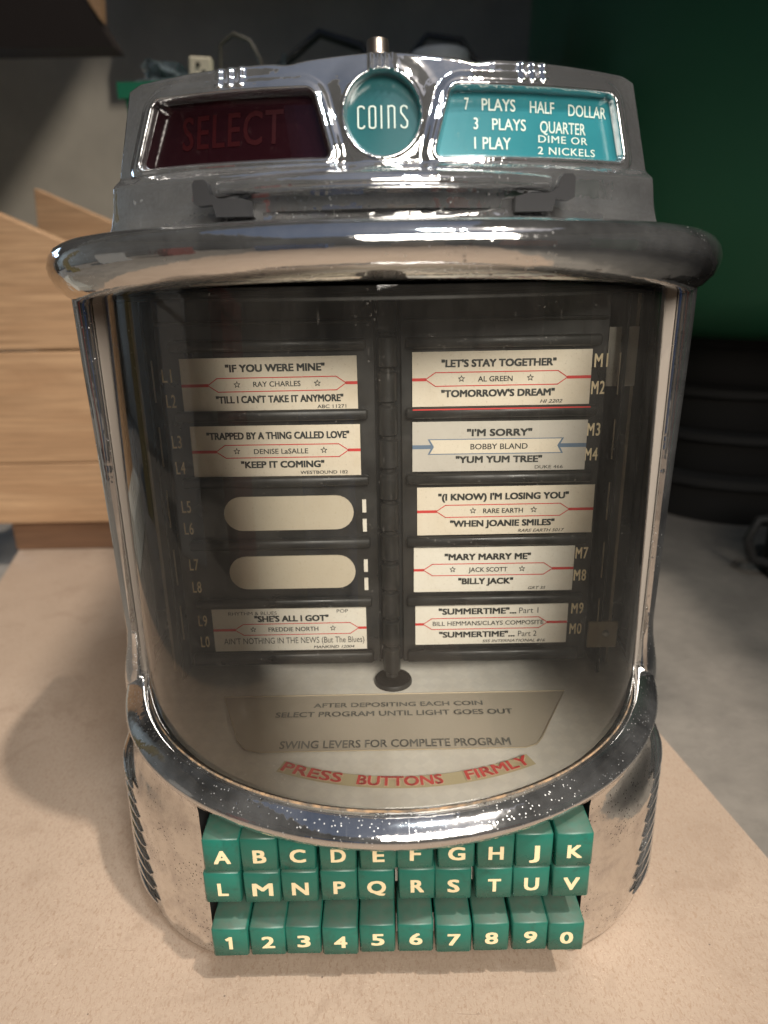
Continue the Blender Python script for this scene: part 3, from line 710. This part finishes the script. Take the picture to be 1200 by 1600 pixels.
for side in (-1, 1):
    q = [(.0460, .3155), (.0590, .3155), (.0600, .3195), (.0650, .3190), (.0665, .3200), (.0665, .3262), (.0655, .3275), (.0625, .3275), (.0612, .3262), (.0606, .3230), (.0580, .3215), (.0500, .3215), (.0460, .3205)]
    q = [(side * x, z) for x, z in q]; q = q if side > 0 else q[::-1]
    auto(MB().prism(q, -.0705, -.0645).build('coin_bracket', M['bracket'], JB), 30)
ps = MB().lathe([(.0042, 0), (.0042, .016), (.0039, .0172), (.0030, .0176), (.0028, .0170), (.001, .0169)], (-.0012, -.030, .3620), 32)
auto(ps.build('lock_post', M['coin_metal'], JB))

# --- inside: floor plate, instruction window, red lettering
fl = [(x, y) for x, y, z in ring(.1235, .1245, 2, .05, 0)]
FZ = lambda y: .1005 + .004 * sm(-.12, -.02, y)
mb = MB(); ny = 24
ys = [-.118 + (.168) * k / ny for k in range(ny + 1)]
for k, y in enumerate(ys):
    xx = .1235 if y > YC else .1235 * math.sqrt(max(0.0, 1 - ((y - YC) / .1245) ** 2))
    for i in range(25): mb.V.append((-xx + 2 * xx * i / 24, y, FZ(y)))
for k in range(ny):
    for i in range(24): a = k * 25 + i; mb.F.append((a, a + 1, a + 26, a + 25))
auto(mb.build('floor_plate', M['plate'], JB))
iw = [(-.0800, -.0445), (.0830, -.0440), (.0650, -.0775), (.0620, -.0815), (.0570, -.0835), (-.0575, -.0838), (-.0640, -.0815), (-.0680, -.0760)]
def drape(dz): return lambda x, y, z: (x, y, FZ(y) + dz)
ip = MB().add([(x, y, 0) for x, y in iw[::1]], [tuple(range(len(iw)))[::-1]]); ip.map(drape(.0006))
ipo = ip.build('instruction_pane', M['sleeve'], JB)
rim = MB(); pts = iw + iw[:1]
rim.tube([(x, y, FZ(y) + .0007) for x, y in pts], .00035, 6); rim.build('pane_rim', M['brass'], ipo)
def flat(dz): return lambda x, y, z: (x, z, FZ(z) + dz)      # text written in xz -> laid on the plate (z becomes y)
g = MB(); text(g, 'AFTER DEPOSITING EACH COIN', .0030, -.0525, .0790, .0034, 0, .022); text(g, 'SELECT PROGRAM UNTIL LIGHT GOES OUT', .0010, -.0590, .1090, .0038, 0, .022)
text(g, 'SWING LEVERS FOR COMPLETE PROGRAM', .0010, -.0795, .1000, .0052, 0, .018)
g.map(flat(.0009)).build('lettering', M['ink_grey'], ipo)
def arcmap(R, cy, dz):
    def f(x, y, z):
        th = x / R; return (R_(x, z, R, cy)[0], R_(x, z, R, cy)[1], FZ(R_(x, z, R, cy)[1]) + dz)
    return f
def R_(x, z, R, cy): th = x / R; r = R - z; return (r * math.sin(th) + .0035, cy - r * math.cos(th))
words = (('PRESS', -.0375, .0260), ('BUTTONS', -.0010, .0345), ('FIRMLY', .0400, .0285))
for (bold, wd, m, dz) in ((.10, 1.02, M['tan'], .0014), (.035, 1, M['red_print'], .0018)):
    g = MB()
    for w1, xc, ww in words: text(g, w1, xc, 0, ww * wd, .0058, 0, bold)
    g.map(arcmap(.125, .0215, dz)).build('red_lettering' if dz > .0015 else 'lettering_outline', m, JB)
g = MB()
for k in range(30):
    x0, x1 = -.052 + .108 * k / 30, -.052 + .108 * (k + 1) / 30; quad(g, x0, x1, -.0034, .0034, 0)
g.map(arcmap(.125, .0215, .0010)).build('olive_band', M['olive'], JB)

# --- pages
def page(side):
    x0, x1 = (-.0975, -.0048) if side < 0 else (.0062, .0945)
    p = MB().bbox(x0, x1, -.0325, -.0305, .1155, .2880, .0004).build('title_page', M['dark_metal'], JB, label='left dark title page lettered L' if side < 0 else 'right dark title page lettered M')
    # bars between the strips
    for k in range(5):
        zt = .2700 - k * .0293 - (.0005 * k)
        auto(MB().bbox(x0 + (.002 if side > 0 else .006), x1 - .0035, -.0362, -.0325, zt - .0043, zt + .0004, .0009).build('rail', M['dark_metal'], p), 50)
    auto(MB().bbox(x0 + .002, x1 - .0035, -.0362, -.0325, .1165, .1225, .0009).build('rail', M['dark_metal'], p), 50)
    auto(MB().bbox(x0 + .001, x1 - .001, -.0345, -.0325, .2765, .2780, .0003).build('rail', M['dark_metal'], p), 50)
    NL = [(-.0939, .256), (-.0932, .2451), (-.0927, .2271), (-.0923, .2153), (-.0917, .1971), (-.0916, .1866), (-.0911, .1687), (-.0908, .1573), (-.0898, .1396), (-.0897, .1283)]
    NR = [(.0918, .2594), (.0913, .2478), (.0908, .2295), (.0905, .2183), None, None, (.0897, .1712), (.0896, .16), (.0896, .1428), (.0894, .1319)]
    g = MB()
    for k, q in enumerate(NL if side < 0 else NR):
        if q: text(g, ('L' if side < 0 else 'M') + '1234567890'[k], q[0], q[1], .0042 if side < 0 else .0058, .0060, -.0328, .012 if side < 0 else .02, 0, 1.15)
    g.build('lettering', M['number_print'], p)
    return p
PL, PR = page(-1), page(1)
def stadium(x0, x1, z0, z1, n=12):
    r = (z1 - z0) / 2; zc = (z0 + z1) / 2
    return [(x1 - r + r * math.sin(PI * k / n), zc - r * math.cos(PI * k / n)) for k in range(n + 1)] + [(x0 + r - r * math.sin(PI * k / n), zc + r * math.cos(PI * k / n)) for k in range(n + 1)]
for z0, z1 in ((.1850, .2012), (.1557, .1722)):
    MB().prism(stadium(-.0748, -.0158, z0, z1), -.0332, -.0326).build('blank_slot', M['blank'], PL)
    for zz_ in (z0 + .0002, z0 + .0095): MB().box(-.0118, -.0100, -.0335, -.0326, zz_ - .0015, zz_ + .0045).build('slot_tab', M['paper_white'], PL)
# upper slats of pages behind
for x0, x1 in ((-.096, -.006), (.006, .094)):
    MB().bbox(x0, x1, -.0300, -.0285, .262, .2865, .0004).build('rear_page', M['dark_metal'], JB)
# hinge
hg = MB(); hg.tube([(.0005, -.0352, .1095), (.0005, -.0352, .289)], .0030, 12); hb = auto(hg.build('hinge', M['dark_metal'], JB), 50)
z = .112
while z < .286:
    auto(MB().lathe([(.0032, 0), (.0042, .0008), (.0042, .0125), (.0032, .0133)], (.0005, -.0352, z), 20).build('hinge_knuckle', M['dark_metal'], hb), 40); z += .0146
auto(MB().lathe([(.0001, .0004), (.0076, .0004), (.0078, .0012), (.0088, .0012), (.0092, .0004), (.0094, -.001)], (.0010, -.0325, .1052), 32).build('hinge_socket', M['dark_metal'], JB), 40)
MB().box(-.0048, .0062, -.031, -.029, .116, .288).build('hinge_backing', M['void'], JB)
# inner right: notice card, bracket, vertical rail
MB().box(.0965, .1105, -.0225, -.0220, .2465, .2722).build('inner_card', M['paper_white'], JB)
bt = MB().bbox(.0965, .1110, -.0300, -.0285, .1195, .1335, .0004).build('bracket', M['brass'], JB)
auto(MB().lathe([(.0016, 0), (.0018, .0006), (.0010, .0014), (.0001, .0015)], (.1050, -.0300, .1275), 16, 'Y').build('screw', M['steel'], bt))
for side in (-1, 1):
    for k in range(5): MB().box(*(sorted((side * .1005, side * .1010))), -.030, -.0292, .128 + k * .029, .146 + k * .029).build('slot_edge', M['brass'], JB)
    MB().box(*sorted((side * .1030, side * .1042)), -.028, .05, .104, .286).build('inner_side_plate', M['dark_metal'], JB)
    MB().box(*sorted((side * .1095, side * .1110)), -.02, .05, .104, .286).build('side_channel', M['brass'], JB)
MB().box(-.122, .122, .018, .020, .104, .286).build('inner_back', M['dark_metal'], JB)

# ---------------------------------------------------------------- title strips (things of their own, slid into the pages)
YS = -.0337
def star(mb, x, z, r, y):
    P = [(x + (r if k % 2 == 0 else r * .42) * math.sin(PI * k / 5), z + (r if k % 2 == 0 else r * .42) * math.cos(PI * k / 5)) for k in range(10)]
    strokes(mb, P + P[:1], r * .2, y)
def strip(x0, x1, z0, z1, px0, px1, lines, stars, label, hexx=None, pap='paper', style='red', zz=(0, 0)):
    X = lambda p: x0 + (x1 - x0) * (p - px0) / (px1 - px0); H = z1 - z0
    root = empty('title_strip', ((x0 + x1) / 2, YS, z0), label=label, category='title strip', group='record title strips behind the glass')
    root.rotation_euler = (0, zz[0] + random.uniform(-.004, .004), 0)
    ox, oz = root.location.x, root.location.z
    card = MB().box(x0 - ox, x1 - ox, 0, .0003, 0, H).build('card', M[pap], root)
    def rel(mb): mb.map(lambda x, y, z: (x - ox, y, z)); return mb
    g = MB()
    for (t_, a, b, f, cap, bo, sh) in lines:
        text(g, t_, (X(a) + X(b)) / 2, H * (1 - f), X(b) - X(a), cap, -.00012, bo, sh)
    for s_ in stars: star(g, X(s_), H * .505, .00135, -.00012)
    rel(g).build('lettering', M['ink'], root)
    r = MB(); zm = H * .50
    if style == 'red':
        a, b = X(hexx[0]), X(hexx[1]); h = .0029; w1 = .00042
        quad(r, x0, a + .0002, zm - .00065, zm + .00065, -.00006); quad(r, b - .0002, x1, zm - .00065, zm + .00065, -.00006)
        c = .0042; P = [(a, zm), (a + c, zm + h), (b - c, zm + h), (b, zm), (b - c, zm - h), (a + c, zm - h), (a, zm)]
        strokes(r, P, w1, -.00008); rel(r).build('red_band', M['red_print'], root)
    else:
        a, b = X(hexx[0]), X(hexx[1]); h = .0031
        quad(r, x0, a + .001, zm - .0009, zm + .0009, -.00006); quad(r, b - .001, x1, zm - .0009, zm + .0009, -.00006)
        P = [(a - .0008, zm - h - .0004), (b + .0008, zm - h - .0004), (b - .0010, zm), (b + .0008, zm + h + .0004), (a - .0008, zm + h + .0004), (a + .0010, zm)]
        r.add([(x, -.00007, z) for x, z in P], [(0, 1, 2, 5), (5, 2, 3, 4)]); rel(r).build('blue_band', M['blue_print'], root)
        q = MB(); P = [(a + .0002, zm - h), (b - .0002, zm - h), (b - .0020, zm), (b - .0002, zm + h), (a + .0002, zm + h), (a + .0020, zm)]
        q.add([(x, -.00010, z) for x, z in P], [(0, 1, 2, 5), (5, 2, 3, 4)]); rel(q).build('ribbon', M['paper'], root)
    return root
T1, T2, TA, TF = .0034, .0033, .0024, .0016
strip(-.0877, -.0124, .2402, .2631, 278, 560, [('"IF YOU WERE MINE"', 350, 509, .19, T1, .06, 0), ('RAY CHARLES', 393, 469, .49, TA, .018, 0), ('"TILL I CAN\'T TAKE IT ANYMORE"', 331, 537, .77, T2, .05, 0), ('ABC 11271', 494, 541, .93, TF, .02, 0)],
      (367, 496), 'cream title strip for If You Were Mine, top left, brown stain at right end', (320, 542))
strip(-.0862, -.0119, .2109, .2338, 295, 562, [('"TRAPPED BY A THING CALLED LOVE"', 320, 545, .19, T1, .05, 0), ('DENISE LaSALLE', 393, 479, .50, TA, .018, 0), ('"KEEP IT COMING"', 371, 504, .76, T2, .06, 0), ('WESTBOUND 182', 465, 541, .93, TF, .02, 0)],
      (366, 504), 'cream title strip for Trapped by a Thing Called Love, second down on the left', (333, 543))
strip(-.0849, -.0114, .1233, .1462, 330, 572, [('RHYTHM & BLUES', 356, 432, .12, .0019, .005, 0), ('POP', 526, 544, .10, .0019, .005, 0), ('"SHE\'S ALL I GOT"', 396, 513, .25, T1, .06, 0), ('FREDDIE NORTH', 417, 496, .50, TA, .022, 0), ('AIN\'T NOTHING IN THE NEWS (But The Blues)', 345, 568, .76, .0034, .004, 0), ('MANKIND 12004', 487, 552, .93, TF, .02, .2)],
      (393, 519), 'cream title strip for She\'s All I Got, bottom left, below the blank slots', (364, 560), 'paper_white')
strip(.0111, .0876, .2408, .2641, 644, 927, [('"LET\'S STAY TOGETHER"', 690, 871, .21, T1, .06, 0), ('AL GREEN', 748, 803, .50, TA, .022, 0), ('"TOMORROW\'S DREAM"', 690, 871, .76, T2, .06, 0), ('HI 2202', 848, 884, .93, TF, .02, .3)],
      (722, 831), 'cream title strip for Let\'s Stay Together, top right, with a ragged red lower edge', (665, 890))
strip(.0110, .0877, .2116, .2340, 644, 920, [('"I\'M SORRY"', 730, 833, .22, T1, .06, 0), ('BOBBY BLAND', 736, 827, .50, .0027, .022, 0), ('"YUM YUM TREE"', 713, 851, .76, T2, .06, 0), ('DUKE 466', 840, 885, .93, TF, .01, 0)],
      (), 'grey title strip with a blue ribbon band for I\'m Sorry, second down on the right', (671, 881), 'paper_grey', 'blue')
strip(.0131, .0931, .1815, .2043, 653, 931, [('"(I KNOW) I\'M LOSING YOU"', 686, 891, .20, T1, .06, 0), ('RARE EARTH', 757, 820, .50, TA, .022, 0), ('"WHEN JOANIE SMILES"', 705, 871, .76, T2, .06, 0), ('RARE EARTH 5017', 813, 887, .93, TF, .02, .3)],
      (741, 837), 'cream title strip for I\'m Losing You, middle of the right page, covering its numbers', (683, 893), 'paper', 'red', (-.004, 0))
strip(.0114, .0860, .1528, .1752, 647, 898, [('"MARY MARRY ME"', 695, 830, .21, T1, .06, 0), ('JACK SCOTT', 733, 794, .50, TA, .022, 0), ('"BILLY JACK"', 717, 804, .76, T2, .06, 0), ('GRT 35', 828, 856, .93, TF, .02, .3)],
      (708, 817), 'cream title strip for Mary Marry Me, fourth down on the right', (662, 865), 'paper_white')
strip(.0121, .0849, .1250, .1470, 650, 887, [('"SUMMERTIME"...', 686, 807, .20, T1, .06, 0), ('Part 1', 811, 841, .20, .0031, .005, 0), ('BILL HEMMANS/CLAYS COMPOSITE', 677, 850, .49, .0024, .016, 0), ('"SUMMERTIME"...', 687, 806, .76, T2, .06, 0), ('Part 2', 811, 840, .76, .0031, .005, 0), ('SSS INTERNATIONAL 816', 755, 854, .93, TF, .018, .3)],
      (), 'cream title strip for Summertime parts 1 and 2, bottom of the right page', (662, 856), 'paper_white')
# red lower edge of the top right strip and fallen crumbs of print: thin lines on the rails
g = MB(); quad(g, .0111, .0876, .2397, .2403, -.0366); g.build('red_edge', M['red_print'], PR)
